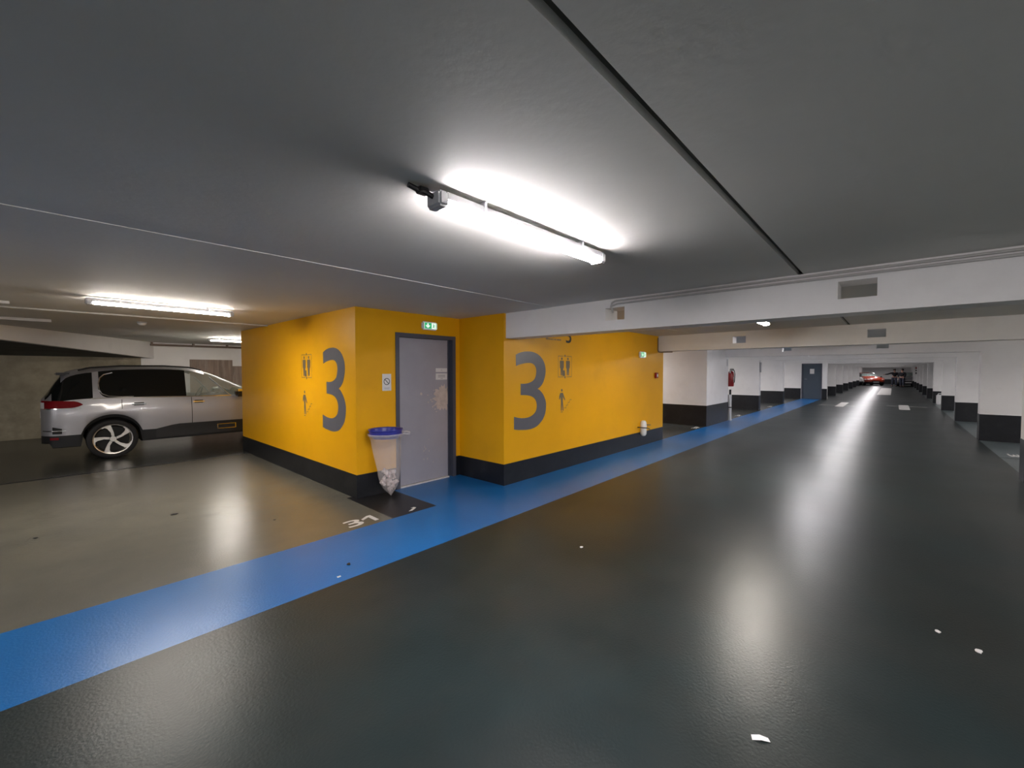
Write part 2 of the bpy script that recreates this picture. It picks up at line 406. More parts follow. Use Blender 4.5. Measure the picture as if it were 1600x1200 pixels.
def pictos(surf, u0, u1, d, where):
    s = 1 if u1 > u0 else -1
    w = abs(u1 - u0)
    def P(u, z): return surf(u0 + s * u * w / .37, z)
    def rect(mb, a, b, z0, z1): mb.poly([P(a, z0), P(b, z0), P(b, z1), P(a, z1)], d)
    def disc(mb, u, z, r): mb.poly([P(u + r * math.cos(t * PI / 6), z + r * math.sin(t * PI / 6)) for t in range(12)], d)
    # lift: frame with arrows, two standing figures and a small one
    mb = MB()
    rect(mb, 0, .14, 1.792, 1.80); rect(mb, .23, .37, 1.792, 1.80); rect(mb, 0, .14, 1.462, 1.470); rect(mb, .23, .37, 1.462, 1.470)
    rect(mb, 0, .006, 1.47, 1.792); rect(mb, .364, .37, 1.47, 1.792)
    mb.poly([P(.155, 1.79), P(.215, 1.79), P(.185, 1.825)], d); mb.poly([P(.155, 1.472), P(.185, 1.437), P(.215, 1.472)], d)
    for c in (.10, .265):
        disc(mb, c, 1.755, .022)
        mb.poly([P(c - .045, 1.725), P(c + .045, 1.725), P(c + .055, 1.71), P(c + .052, 1.61), P(c + .036, 1.60), P(c + .03, 1.49), P(c + .006, 1.49), P(c, 1.58), P(c - .006, 1.49), P(c - .03, 1.49), P(c - .036, 1.60), P(c - .052, 1.61), P(c - .055, 1.71)], d)
    mb.poly([P(.13, 1.57), P(.18, 1.57), P(.19, 1.48), P(.12, 1.48)], d)
    tag(mb.build('lift_pictogram', M['pict']), 'brown pictogram of people in a lift beside the grey 3 ' + where, 'pictogram')
    # stairs: walking figure and stepped line
    mb = MB()
    disc(mb, .10, 1.255, .022)
    mb.poly([P(.06, 1.215), P(.13, 1.215), P(.165, 1.15), P(.195, 1.10), P(.18, 1.09), P(.145, 1.13), P(.13, 1.155), P(.128, 1.08), P(.15, .93), P(.125, .93), P(.108, 1.05), P(.10, .93), P(.075, .93), P(.078, 1.08), P(.068, 1.15), P(.045, 1.11), P(.03, 1.12), P(.035, 1.17)], d)
    rect(mb, .07, .13, .905, .915)
    for i in range(4):
        a = .17 + i * .05; z = .965 + i * .042
        rect(mb, a, a + .05, z, z + .008)
        if i < 3: rect(mb, a + .044, a + .05, z, z + .042)
    tag(mb.build('stairs_pictogram', M['pict']), 'brown pictogram of a person climbing stairs beside the grey 3 ' + where, 'pictogram')
pictos(on_front, 5.289, 5.66, (0, -.0012, 0), 'on the aisle wall')
pictos(on_side, 6.434, 6.075, (-.0012, 0, 0), 'on the car side wall')
# lettering under the beam: a black 3 mostly hidden by the beam, a line of small print
mb = MB(); mb.poly([on_front(5.50 + a * .15, 2.01 + b * .24) for a, b in THREE], (0, -.0015, 0))
tag(mb.build('level_number', M['black']), 'small black number 3 high on the yellow wall, half hidden by the beam', 'number')
mb = MB(); rd = random.Random(5); u = 4.98
while u < 5.38:
    w = rd.uniform(.012, .024); h = rd.choice((.022, .022, .032))
    mb.box((u, BYF - .0012, 2.036), (u + w, BYF, 2.036 + h)); u += w + .008 + (.014 if rd.random() < .2 else 0)
tag(mb.build('wall_lettering', M['pict']), 'tiny line of dark print on the yellow wall just under the beam', 'lettering')

# notice with a barred circle, left of the door
t = thing('notice_sign', 'small white notice with a barred circle left of the grey door', 'sign', (2.846, BYD, 1.414))
bx('sign_board', (-.063, -.004, -.108), (.063, 0, .108), M['paper'], t)
mb = MB()
ring = [(math.cos(a * PI / 16), math.sin(a * PI / 16)) for a in range(32)]
for a, b in zip(ring, ring[1:] + ring[:1]):
    mb.poly([(a[0] * .044, -.004, .01 + a[1] * .044), (b[0] * .044, -.004, .01 + b[1] * .044), (b[0] * .036, -.004, .01 + b[1] * .036), (a[0] * .036, -.004, .01 + a[1] * .036)], (0, -.001, 0))
mb.poly([(-.032, -.004, .036), (-.026, -.004, .042), (.032, -.004, -.016), (.026, -.004, -.022)], (0, -.001, 0))
mb.build('barred_circle', M['black'], t)
mb = MB(); mb.box((-.04, -.0045, -.072), (.04, -.004, -.068)); mb.box((-.034, -.0045, -.086), (.034, -.004, -.082)); mb.build('sign_text', M['greyplastic'], t)

# emergency exit sign above the door
def exit_sign(loc, label, w=.26, h=.115, flip=False):
    t = thing('exit_sign', label, 'exit sign', loc)
    MB().box((-w / 2, -.05, -h / 2), (w / 2, 0, h / 2), .02).build('housing', M['whiteplastic'], t, True)
    f = bx('lit_face', (-w * .40, -.052, -h * .36), (w * .42, -.0495, h * .36), M['exitlit'], t)
    g = bx('green_panel', (-w * .38, -.0535, -h * .34), (w * .07, -.0518, h * .34), M['exitgreen'], f)
    mb = MB(); cx = -w * .17
    mb.poly([(cx - .012, -.0535, h * .26), (cx + .012, -.0535, h * .26), (cx + .012, -.0535, 0), (cx + .034, -.0535, .012), (cx + .034, -.0535, -.006), (cx, -.0535, -h * .28), (cx - .034, -.0535, -.006), (cx - .034, -.0535, .012), (cx - .012, -.0535, 0)], (0, -.0008, 0))
    mb.build('down_arrow', M['exitlit'], g)
    mb = MB(); cx = w * .22
    mb.sphere((cx - .004, -.0525, .024), .007, (1, .15, 1), 1)
    mb.poly([(cx - .014, -.052, .014), (cx + .008, -.052, .014), (cx + .016, -.052, .0), (cx + .004, -.052, .002), (cx + .006, -.052, -.012), (cx + .014, -.052, -.030), (cx + .006, -.052, -.030), (cx - .004, -.052, -.014), (cx - .016, -.052, -.026), (cx - .022, -.052, -.020), (cx - .008, -.052, -.004)], (0, -.0008, 0))
    mb.box((w * .36, -.0528, -h * .32), (w * .395, -.052, h * .32))
    mb.build('running_figure', M['exitgreen'], f)
    return t
exit_sign((3.50, BYD, 2.184), 'green and white emergency exit sign above the grey stairwell door')
exit_sign((8.20, BYF, 1.90), 'small lit exit sign at the far end of the yellow aisle wall', .28, .135)

# fire alarm call point
t = thing('call_point', 'red fire alarm call point near the far edge of the yellow wall', 'alarm', (8.91, BYF, 1.467))
MB().box((-.06, -.045, -.06), (.06, 0, .06), .008).build('housing', M['red'], t)
bx('push_plate', (-.03, -.048, -.028), (.03, -.044, .028), M['whiteplastic'], t)
# low white emergency light with black straps
t = thing('emergency_light', 'white capsule shaped low level light strapped near the foot of the yellow wall', 'emergency light', (8.20, BYF, .375))
mb = MB(); mb.lathe([(.001, -.165), (.04, -.155), (.062, -.12), (.066, -.06), (.066, .06), (.062, .12), (.04, .155), (.001, .165)], (0, -.06, 0), 20)
mb.build('capsule', M['whiteplastic'], t, True)
mb = MB(); mb.tube([(-.20, -.03, .035), (0, -.135, .01), (.19, -.11, -.03)], .010); mb.tube([(.03, -.02, .08), (.2, -.05, .05), (.46, -.005, .02)], .009)
mb.build('strap', M['black'], t)

# cable and small dark clip at the far corner of the yellow wall
mb = MB(); mb.tube([(9.0, BYF - .012, 2.30), (9.0, BYF - .012, 2.02), (9.02, BYF - .02, 1.985), (9.06, BYF - .06, 1.98), (9.09, BYF - .3, 1.98)], .012)
tag(mb.build('wall_cable', M['pipe']), 'dark cable running down the corner where the yellow wall meets the second beam', 'cable')

# ------------------------------------------------------------------ beams with rectangular service openings
def beam(name, x, y0, y1, holes=((0.10, 0.33), (2.13, 2.36))):
    hz0, hz1 = 2.11, 2.245
    mb = MB(); xa, xb = x, x + BEAM_T
    mb.box((xa, y0, BEAM_Z), (xb, y1, hz0)); mb.box((xa, y0, hz1), (xb, y1, CEIL))
    ys = [y0] + [v for h in holes for v in h] + [y1]
    for a, b in zip(ys[0::2], ys[1::2]): mb.box((xa, a, hz0), (xb, b, hz1))
    bmesh.ops.remove_doubles(mb.bm, verts=mb.bm.verts, dist=1e-5)
    return struct(mb.build(name, M['white']))
for n in range(N_BEAM):
    x = BEAM_X0 + BEAM_DX * n
    if x > X1 - 1: break
    yl = WALK_L if n < 2 else LEFT_WALL
    beam('ceiling_beam', x, RIGHT_WALL, yl)
# blocked back of the nearest openings (a board stands in the second one)
# ------------------------------------------------------------------ pillars
def pillar(name, a, b, sk=.59, skname='baseboard_pillar'):
    struct(bx(name, (a[0], a[1], 0), (b[0], b[1], BEAM_Z if name != 'pillar_wide' else CEIL), M['white']))
    mb = MB(); k = .004
    mb.box((a[0] - k, a[1] - k, 0), (a[0], b[1] + k, sk)); mb.box((a[0], a[1] - k, 0), (b[0], a[1], sk))
    mb.box((a[0], b[1], 0), (b[0], b[1] + k, sk)); mb.box((b[0], a[1] - k, 0), (b[0] + k, b[1] + k, sk))
    struct(mb.build(skname, M['skirt']))
for n in range(N_BEAM):
    x = BEAM_X0 + BEAM_DX * n
    if x > X1 - 1: break
    if n >= 1:
        pillar('pillar_right', (x, AISLE_R - 1.25), (x + BEAM_T + .03, -1.37 if n == 1 else AISLE_R))
    if n == 2:
        pillar('pillar_wide', (12.28, 3.85), (14.33, 5.6))
    elif n in (3, 4):
        pillar('pillar_left', (x, 3.96), (x + BEAM_T + .03, 5.4))
    elif n >= 6:
        pillar('pillar_left', (x, 2.72), (x + BEAM_T + .03, 4.2))
# wall with the slate door that closes the walkway
struct(bx('wall_walkway', (28.8, 3.88, 0), (29.05, 6.4, BEAM_Z), M['white']))
struct(bx('wall_walkway_right', (28.8, 2.70, 0), (29.05, 2.93, BEAM_Z), M['white']))
struct(bx('baseboard_walkway', (28.795, 3.90, 0), (28.8, 6.4, .59), M['skirt']))
struct(bx('baseboard_walkway_right', (28.795, 2.695, 0), (28.8, 2.93, .59), M['skirt']))
d2 = thing('door_2', None, None, (28.8, 2.93, 0)); struct(d2)
mb = MB(); mb.box((-.01, 0, 0), (.2, .06, 2.0)); mb.box((-.01, .89, 0), (.2, .95, 2.0)); mb.box((-.01, .06, 1.95), (.2, .89, 2.0)); mb.build('door_frame', M['doorframe'], d2)
lf = bx('door_leaf', (.02, .06, .01), (.07, .89, 1.95), M['fardoor'], d2)
bx('notice', (.015, .36, 1.42), (.02, .56, 1.70), M['paper'], lf)
MB().tube([(.02, .80, 1.12), (-.03, .80, 1.12), (-.03, .68, 1.12)], .012).build('door_handle', M['steel'], lf)

# ------------------------------------------------------------------ bin-bag holder by the door
bc = (2.70, 4.575)
t = thing('bag_holder', 'blue ringed bin bag holder with clear hanging bag left of the grey door', 'bin', (bc[0], bc[1], 0))
rr = .188
mb = MB()
mb.lathe([(rr, .845), (rr + .016, .850), (rr + .016, .838), (rr + .004, .83), (rr + .002, .795), (rr + .012, .788), (rr + .012, .775), (rr - .004, .775), (rr - .008, .83)], (0, 0, 0), 40, closed=True)
mb.build('ring', M['bluerim'], t, True)
mb = MB(); mb.lathe([(rr - .012, .84), (rr - .02, .80), (rr - .03, .765), (rr - .032, .74)], (0, 0, 0), 32)
mb.build('inner_collar', M['bluerim'], t, True)
mb = MB(); mb.box((-.03, rr, .78), (.03, .215 - .001, .84)); mb.build('wall_bracket', M['bluerim'], t)
prof = [(.208, .772), (.214, .786), (.211, .80), (.206, .79), (.196, .77), (.178, .72), (.172, .62), (.162, .52), (.150, .42), (.142, .34), (.134, .26), (.115, .18), (.082, .11), (.045, .065), (.018, .035), (.004, .015)]
mb = MB(); rings = []
for j, (r, z) in enumerate(prof):
    q = max(0, (.75 - z) / .75); cx = .065 * q; ring = []
    for k in range(40):
        a = 2 * PI * k / 40
        w = 1 + (.015 + .05 * q) * math.sin(7 * a + 2 * z * 6) + .02 * math.sin(13 * a + j) * (q + .2)
        ring.append(mb.bm.verts.new((cx + r * w * math.cos(a), r * w * math.sin(a) * (1 - .25 * q), z)))
    rings.append(ring)
for a, b in zip(rings, rings[1:]):
    for k in range(40): mb.bm.faces.new((a[k], a[(k + 1) % 40], b[(k + 1) % 40], b[k]))
mb.build('clear_bag', M['bag'], t, True)
mb = MB(); rd = random.Random(2)
mb.tube([(.195, -.03, .79), (.25, -.06, .80), (.30, -.06, .785), (.31, -.05, .76), (.26, -.04, .765), (.20, -.02, .775)], .012)
mb.build('bag_knot', M['bag'], t, True)
mb = MB(); rd = random.Random(9)
for i in range(46):
    z = rd.uniform(.09, .33); q = (.75 - z) / .75; R = (.125 if z > .18 else .125 * (z - .04) / .15) - .03
    a = rd.uniform(0, 2 * PI); R *= math.sqrt(rd.random()); r = rd.uniform(.016, .036)
    g = bmesh.ops.create_icosphere(mb.bm, subdivisions=2, radius=r)
    for v in g['verts']:
        v.co = v.co * rd.uniform(.65, 1.2) + Vector((.065 * q + max(R, 0) * math.cos(a), max(R, 0) * math.sin(a) * .8, z))
o = mb.build('rubbish', M['rubbish']); o.location = (bc[0], bc[1], 0)
tag(o, 'crumpled paper rubbish in the bottom of the clear bin bag', 'rubbish', kind='stuff')

# ------------------------------------------------------------------ strip lights
def strip_light(label, loc, rz, m, near=False):
    t = thing('strip_light', label, 'light', loc, rz, 'ceiling strip lights')
    MB().box((-.625, -.048, -.060), (.625, .048, -.022), .006).build('housing', M['greyplastic'], t)
    # half-round diffuser along X
    mb = MB(); rows = []
    for x, s in ((-.612, .7), (-.60, 1), (.60, 1), (.612, .7)):
        rows.append([(x, .050 * s * math.cos(PI * (k / 12)), -.062 - .019 * s * math.sin(PI * (k / 12)) ** .8) for k in range(13)])
    mb.grid(rows)
    mb.bm.faces.new([v for v in mb.bm.verts if abs(v.co.x + .612) < 1e-5]); mb.bm.faces.new([v for v in mb.bm.verts if abs(v.co.x - .612) < 1e-5])
    mb.build('diffuser', m, t, True)
    for s in (-1, 1):
        MB().box((s * .612, -.049, -.088), (s * .665, .049, -.022), .010).build('end_cap', M['lampgrey'], t)
        MB().box((s * .40 - .007, -.052, -.060), (s * .40 + .007, .052, 0), .002).build('mounting_bracket', M['lampgrey'], t)
    return t
lampN = strip_light('white strip light on the ceiling right above the aisle edge, nearest and largest in view', (1.76, 1.45, CEIL), R_(-1.0), M['lamp'])
mb = MB(); mb.tube([(-.66, .0, -.045), (-.69, .015, -.03), (-.72, .035, -.02), (-.76, .04, -.012)], .011); mb.box((-.72, .012, -.035), (-.67, .05, -.008), .005)
mb.build('cable_gland', M['black'], lampN)
lampW = strip_light('warm strip light on the ceiling over the bay in front of the silver car', (0.87, 6.23, CEIL), R_(3.0), M['lampleft'])
dup(lampW, (3.0, 11.6, CEIL), 0, 'strip light on the rear ceiling behind the silver car, cut off by the yellow wall')
WORDS = ['second', 'third', 'fourth', 'fifth', 'sixth', 'seventh', 'eighth', 'ninth', 'tenth', 'eleventh', 'twelfth', 'thirteenth', 'fourteenth']
proto = None
for n in range(13):
    x = 1.76 + BEAM_DX * (n + 1)
    lab = 'strip light over the aisle behind the %s beam' % (['first'] + WORDS)[n]
    if proto is None:
        proto = strip_light(lab, (x, 1.45, CEIL), 0, M['lampwarm'])
    elif n == 1:
        proto2 = strip_light(lab, (x, 1.45, CEIL), 0, M['lampfar'])
    else:
        dup(proto2, (x, 1.45, CEIL), 0, lab)
# added fill lights out of view, put in to raise the overall brightness
fill_lights = [(-1.95, -1.2, 'over the aisle at the right shoulder of the viewpoint'), (-3.19, 1.45, 'over the aisle just behind the viewpoint'), (-8.14, 1.45, 'over the aisle well behind the viewpoint'), (-13.1, 1.45, 'over the aisle farthest behind the viewpoint'),
       (-4.1, 6.2, 'over the bays left of the viewpoint'), (-4.0, 11.6, 'over the rear bays at the left'), (-9.0, 6.2, 'over the bays far left of the viewpoint')]
fill_lights += [(1.76 + BEAM_DX * n, -3.2 if n < 1 else -4.6, 'over the right hand bays, bay field %s' % (['first', 'second'] + WORDS[1:])[n + 1]) for n in range(-1, 6)]
fill_lights += [(1.76 + BEAM_DX * n, 6.6, 'over the left hand bays behind the yellow block, bay field %s' % WORDS[n]) for n in range(2, 6)]
for i, (x, y, l) in enumerate(fill_lights):
    if i == 0: proto3 = strip_light('added unseen strip light ' + l, (x, y, CEIL), 0, M['lampfill'])
    else: dup(proto3, (x, y, CEIL), 0, 'added unseen strip light ' + l)

# ------------------------------------------------------------------ ceiling services
mb = MB()
for z, y0 in ((2.315, RIGHT_WALL), (2.282, RIGHT_WALL)):
    mb.tube([(4.086, y0, z), (4.086, 2.20 if z < 2.3 else 2.23, z), (4.086, 2.27, z - .015), (4.09, 2.285, 2.26), (4.14, 2.285, 2.20)], .010)
tag(mb.build('cable_conduit', M['conduit']), 'pair of thin pale conduits along the top of the nearest beam', 'conduit')
t = thing('smoke_detector', 'round white smoke detector on the ceiling above the silver car', 'smoke detector', (0.918, 8.8, CEIL))
mb = MB(); mb.lathe([(.001, -.055), (.035, -.053), (.045, -.04), (.055, -.025), (.055, 0)], n=24); mb.build('head', M['whiteplastic'], t, True)
MB().lathe([(.056, -.022), (.064, -.02), (.064, 0), (.056, 0)], n=24, closed=True).build('base', M['greyplastic'], t, True)
mb = MB(); mb.tube([(X0 + .2, 7.86, CEIL - .012), (2.42, 7.84, CEIL - .012)], .010)
tag(mb.build('ceiling_conduit', M['conduit']), 'thin pale conduit running across the left ceiling towards the yellow wall', 'conduit')
mb = MB(); mb.tube([(X0 + .2, 13.2, 2.27), (-.6, 13.2, 2.27), (-.2, 13.3, 2.25), (.6, 14.2, 2.25), (1.4, 14.55, 2.27), (8.9, 14.56, 2.285)], .028)
for x in (1.7, 2.6, 3.4): mb.box((x - .02, 14.50, 2.25), (x + .02, 14.62, CEIL))
tag(mb.build('ceiling_pipe', M['pipe']), 'brown pipe along the top of the rear wall behind the silver car', 'pipe')
mb = MB()
mb.tube([(.22, 12.6, CEIL), (.22, 12.6, 2.19)], .012); mb.lathe([(.001, 2.12), (.035, 2.13), (.035, 2.17), (.012, 2.19)], (.22, 12.6, 0), 12)
tag(mb.build('sprinkler_head', M['pipe']), 'dark sprinkler head hanging from the ceiling left of the smoke detector', 'sprinkler')
tag(bx('cable_tray', (-.7, 9.4, 2.30), (-.05, 9.46, CEIL), M['conduit']), 'short pale cable tray on the left ceiling, farther from the viewer', 'cable tray')
tag(bx('cable_tray', (-.9, 7.3, 2.31), (-.35, 7.36, CEIL), M['conduit']), 'short pale cable tray on the left ceiling, nearer the viewer', 'cable tray')

# brown streaked boards in the opening of the rear wall
struct(bx('trim_4', (2.52, BACK_Y - .05, 0), (3.55, BACK_Y - .04, 1.90), M['panel']))
struct(bx('trim_5', (3.53, BACK_Y - .06, 0), (4.9, BACK_Y - .04, 1.72), M['panel']))

# ------------------------------------------------------------------ things along the left pillars
t = thing('fire_extinguisher', 'red fire extinguisher hung at the corner of the wide white pillar', 'fire extinguisher', (14.425, 3.80, 1.08))
mb = MB(); mb.lathe([(.001, 0), (.08, .0), (.088, .03), (.088, .40), (.07, .46), (.03, .49), (.001, .49)], n=24); mb.build('cylinder', M['red'], t, True)
mb = MB(); mb.cyl((0, 0, .49), (0, 0, .53), .02); mb.box((-.01, -.09, .52), (.01, .03, .54)); mb.box((-.01, -.08, .55), (.01, .02, .565)); mb.build('valve', M['black'], t)
MB().tube([(0, -.03, .52), (0, -.10, .50), (.0, -.115, .40), (0, -.11, .20), (0, -.10, .12)], .012).build('hose', M['black'], t, True)
MB().box((-.045, -.0905, .14), (.045, -.0865, .30)).build('white_label', M['paper'], t)
bx('wall_hook', (-.09, -.02, .42), (-.075, .02, .52), M['steel'], t)
t = thing('bollard', 'slim white post with a black band under the fire extinguisher', 'post', (14.42, 3.81, 0))
MB().cyl((0, 0, 0), (0, 0, .82), .042, n=20).build('post', M['whiteplastic'], t, True)
MB().cyl((0, 0, .40), (0, 0, .43), .044, n=20).build('black_band', M['black'], t, True)
MB().cyl((0, 0, .82), (0, 0, .98), .03, n=20).build('black_cap', M['black'], t, True)
t = thing('instruction_sign', 'small pale instruction plate above the fire extinguisher', 'sign', (14.22, 3.85, 1.83))
bx('sign_board', (-.09, -.006, -.12), (.09, 0, .12), M['paper'], t)
mb = MB()
for i in range(6): mb.box((-.07, -.008, .08 - i * .032), (.06 - .02 * (i % 2), -.006, .092 - i * .032))
mb.build('sign_text', M['greyplastic'], t)
t = thing('wall_sign', 'narrow grey plate on the second white left pillar', 'sign', (19.12, 3.96, 1.72))
bx('sign_board', (-.1, -.03, -.2), (.1, -.01, .2), M['greyplastic'], t)
bx('spacer', (-.02, -.01, -.1), (.02, 0, .1), M['greyplastic'], t)

# ------------------------------------------------------------------ markings on the floor
DEPTH_P = .0015
def flat(pts, name, label, cat='floor marking', m=None, group=None):
    mb = MB(); mb.poly([(x, y, 0.0005) for x, y in pts], (0, 0, DEPTH_P))
    return tag(mb.build(name, m or M['paint_white']), label, cat, group)
# bay number 31
mb = MB()
mb.poly([(1.925 + a * .17, 3.945 + b * .19, .0005) for a, b in THREE], (0, 0, DEPTH_P))
mb.poly([(x, y, .0005) for x, y in ((2.20, 3.95), (2.245, 3.95), (2.245, 4.14), (2.20, 4.14), (2.115, 4.085), (2.115, 4.045), (2.20, 4.095))], (0, 0, DEPTH_P))
tag(mb.build('bay_number', M['paint_white']), 'white bay number 31 painted on the floor beside the black patch', 'bay number')
flat([(2.60, 3.94), (2.64, 3.93), (2.73, 3.985), (2.72, 4.02), (2.68, 4.02), (2.69, 3.99)], 'paint_fleck', 'worn white paint fleck on the black floor patch')
flat([(23.3, 1.90), (23.3, 1.60), (26.6, 1.60), (26.6, 1.90)], 'floor_bar', 'long white painted bar on the far aisle floor, left one')
flat([(23.1, -.2), (23.1, -.53), (26.2, -.53), (26.2, -.2)], 'floor_bar', 'long white painted bar on the far aisle floor, right one')
flat([(37.0, .8), (37.0, .1), (52.0, .1), (52.0, .8)], 'floor_bar', 'long white bar on the aisle floor before the distant cars, farthest one')  # plain white strip lying along the far aisle
flat([(24.0, 2.55), (24.0, 1.25), (24.12, 1.25), (24.12, 2.55)], 'stop_line', 'thin white line across the left half of the far aisle')
flat([(25.3, .2), (25.3, -1.1), (25.42, -1.1), (25.42, .2)], 'stop_line', 'thin white line across the right half of the far aisle')
def bay_no(x, y, w, lab):
    mb = MB()
    mb.poly([(x + a * w * .45, y + b * .14, .0005) for a, b in THREE], (0, 0, DEPTH_P))
    mb.poly([(x + w * .6 + a * w * .4, y + b * .14, .0005) for a, b in ((0, 0), (.35, 0), (.35, .45), (1, .45), (1, 1), (0, 1), (0, .8), (.7, .8), (.7, .62), (0, .62))], (0, 0, DEPTH_P))
    tag(mb.build('bay_number', M['paint_white']), lab, 'bay number')
bay_no(11.65, 3.92, .42, 'white bay number on the floor before the wide white pillar')
bay_no(15.9, 3.92, .5, 'white bay number on the floor just past the fire extinguisher')
bay_no(21.0, 3.92, .6, 'white bay number on the floor past the second left pillar')
mb = MB(); mb.poly([(11.72 + (1 - a) * .34, -1.60 - b * .14, .0005) for a, b in THREE][::-1], (0, 0, DEPTH_P))
tag(mb.build('bay_number', M['paint_white']), 'white bay number on the floor of the right hand bays, nearest the right pillar', 'bay number')

# ------------------------------------------------------------------ litter
def blob(x, y, r, h, m, label, seed, name='floor_speck', cat='litter', el=1.0, rot=0):
    rd = random.Random(seed); mb = MB(); pts = []
    for i in range(9):
        a = 2 * PI * i / 9; q = r * rd.uniform(.6, 1.2)
        px, py = q * el * math.cos(a), q * math.sin(a)
        pts.append((x + px * math.cos(rot) - py * math.sin(rot), y + px * math.sin(rot) + py * math.cos(rot), .0005))
    mb.poly(pts, (0, 0, h)); tag(mb.build(name, m), label, cat)
mb = MB(); mb.grid([[(-.035, -.012, .001), (.0, -.012, .006), (.035, -.010, .002)], [(-.032, .014, .002), (.0, .014, .008), (.033, .012, .001)]])
o = mb.build('paper_scrap', M['paper']); o.location = (1.968, .383, 0); o.rotation_euler = (0, 0, R_(-60))
tag(o, 'creased white paper scrap on the grey aisle floor nearest the viewer', 'litter')
blob(1.547, 3.2, .018, .006, M['black'], 'small black speck on the blue walkway', 1)
blob(.818, 5.73, .028, .008, M['black'], 'dark speck on the grey bay floor under the lamp glare', 2)
blob(-.173, 5.861, .02, .004, M['black'], 'dark fleck on the grey bay floor at the far left', 3)
blob(3.088, 2.003, .014, .003, M['paper'], 'pale fleck on the aisle floor in front of the yellow wall', 4, el=1.6)
blob(3.413, -.381, .016, .003, M['paper'], 'pale fleck on the aisle floor at the right, nearer one', 5, el=1.3)
blob(3.508, -.225, .014, .003, M['paper'], 'pale fleck on the aisle floor at the right, farther one', 6, el=1.3)
blob(1.50, 4.75, .014, .004, M['black'], 'dark speck on the beige floor left of the bay number 31', 7)
blob(1.40, 3.06, .012, .003, M['paint_white'], 'white fleck on the lower edge of the blue walkway', 8, el=1.6)

# ------------------------------------------------------------------ cars
def interp(tab, x):
    if x <= tab[0][0]: return tab[0][1]
    for i in range(len(tab) - 1):
        if x <= tab[i + 1][0]:
            (xa, ya), (xb, yb) = tab[i], tab[i + 1]
            t = (x - xa) / (xb - xa)
            ym = tab[i - 1] if i else None; yp = tab[i + 2] if i + 2 < len(tab) else None
            ma = ((yb - ym[1]) / (xb - ym[0]) if ym else (yb - ya) / (xb - xa)) * (xb - xa)
            mbb = ((yp[1] - ya) / (yp[0] - xa) if yp else (yb - ya) / (xb - xa)) * (xb - xa)
            s = (yb - ya)
            if s == 0: ma = mbb = 0
            else:
                ma = max(-abs(3 * s), min(abs(3 * s), ma)) if ma * s > 0 else 0
                mbb = max(-abs(3 * s), min(abs(3 * s), mbb)) if mbb * s > 0 else 0
            t2, t3 = t * t, t * t * t
            return (2 * t3 - 3 * t2 + 1) * ya + (t3 - 2 * t2 + t) * ma + (-2 * t3 + 3 * t2) * yb + (t3 - t2) * mbb
    return tab[-1][1]

class CarShape:
    L = 4.5; WHR = .345; RW, FW = .86, 3.59
    T8 = [(0, 1.02), (.08, 1.10), (.18, 1.26), (.28, 1.42), (.38, 1.485), (.55, 1.53), (1.0, 1.59), (1.6, 1.60), (2.0, 1.57), (2.3, 1.475), (2.6, 1.335), (2.9, 1.175), (3.1, 1.09), (3.4, 1.04), (4.0, .96), (4.3, .86), (4.42, .74), (4.5, .60)]
    T10 = [(0, 1.06), (.06, 1.16), (.16, 1.36), (.26, 1.52), (.36, 1.575), (.55, 1.62), (1.0, 1.66), (1.6, 1.67), (2.0, 1.645), (2.3, 1.575), (2.6, 1.44), (2.9, 1.29), (3.15, 1.15), (3.4, 1.10), (4.0, 1.02), (4.3, .93), (4.42, .80), (4.5, .64)]
    WID = [(0, .62), (.05, .76), (.15, .86), (.4, .905), (.9, .92), (3.5, .92), (4.0, .895), (4.25, .84), (4.42, .70), (4.5, .50)]
    Y8 = [(0, .58), (.15, .64), (.5, .69), (1.5, .70), (2.1, .69), (2.6, .73), (3.0, .78), (3.6, .80), (4.2, .72), (4.5, .42)]
    BELT = [(0, .99), (.3, 1.06), (.7, 1.085), (2.0, 1.065), (3.0, 1.045), (4.5, .9)]
    @classmethod
    def arch(c, x):
        z = 0
        for w in (c.RW, c.FW):
            d = abs(x - w); r = c.WHR + .055
            if d < r: z = max(z, c.WHR + math.sqrt(r * r - d * d) * .98)
        return z
    @classmethod
    def rows(c, x):
        w = interp(c.WID, x); t8 = interp(c.T8, x); t10 = interp(c.T10, x); y8 = min(interp(c.Y8, x), w * .97); b = min(interp(c.BELT, x), t8 - .015)
        ar = c.arch(x)
        end = 0.08 if x < .1 or x > 4.35 else 0
        base = [(0, .24 + end), (.75 * w, .24 + end), (.955 * w, .27 + end), (.98 * w, .47), (w, .68), (.99 * w, .86), (.972 * w, (.86 + b) / 2 + .0)]
        base = [(y, min(z, b - .01 * (7 - i))) for i, (y, z) in enumerate(base)]
        out = []
        for i, (y, z) in enumerate(base):
            if i <= 2: z = max(z, ar)
            elif i == 3: z = max(z, ar + .055 if ar else 0)
            elif i == 4: z = max(z, ar + .10 if ar else 0)
            elif i == 5: z = max(z, ar + .14 if ar else 0)
            out.append((y, z))
        out[6] = (out[6][0], max(out[6][1], (out[5][1] + b) / 2))
        out.append((.945 * w, b))
        out.append((.4 * .945 * w + .6 * y8 + .012, b + (t8 - b) * .55))
        out.append((y8, t8))
        out.append((y8 * .82, t8 + (t10 - t8) * .72)); out.append((y8 * .45, t10 - (t10 - t8) * .08)); out.append((0, t10))
        return out
    @classmethod
    def side_y(c, x, z):
        r = c.rows(x); m = r[3:10]
        for (ya, za), (yb, zb) in zip(m, m[1:]):
            if za <= z <= zb: return ya + (yb - ya) * (z - za) / max(zb - za, 1e-6)
        return m[0][0] if z < m[0][1] else m[-1][0]

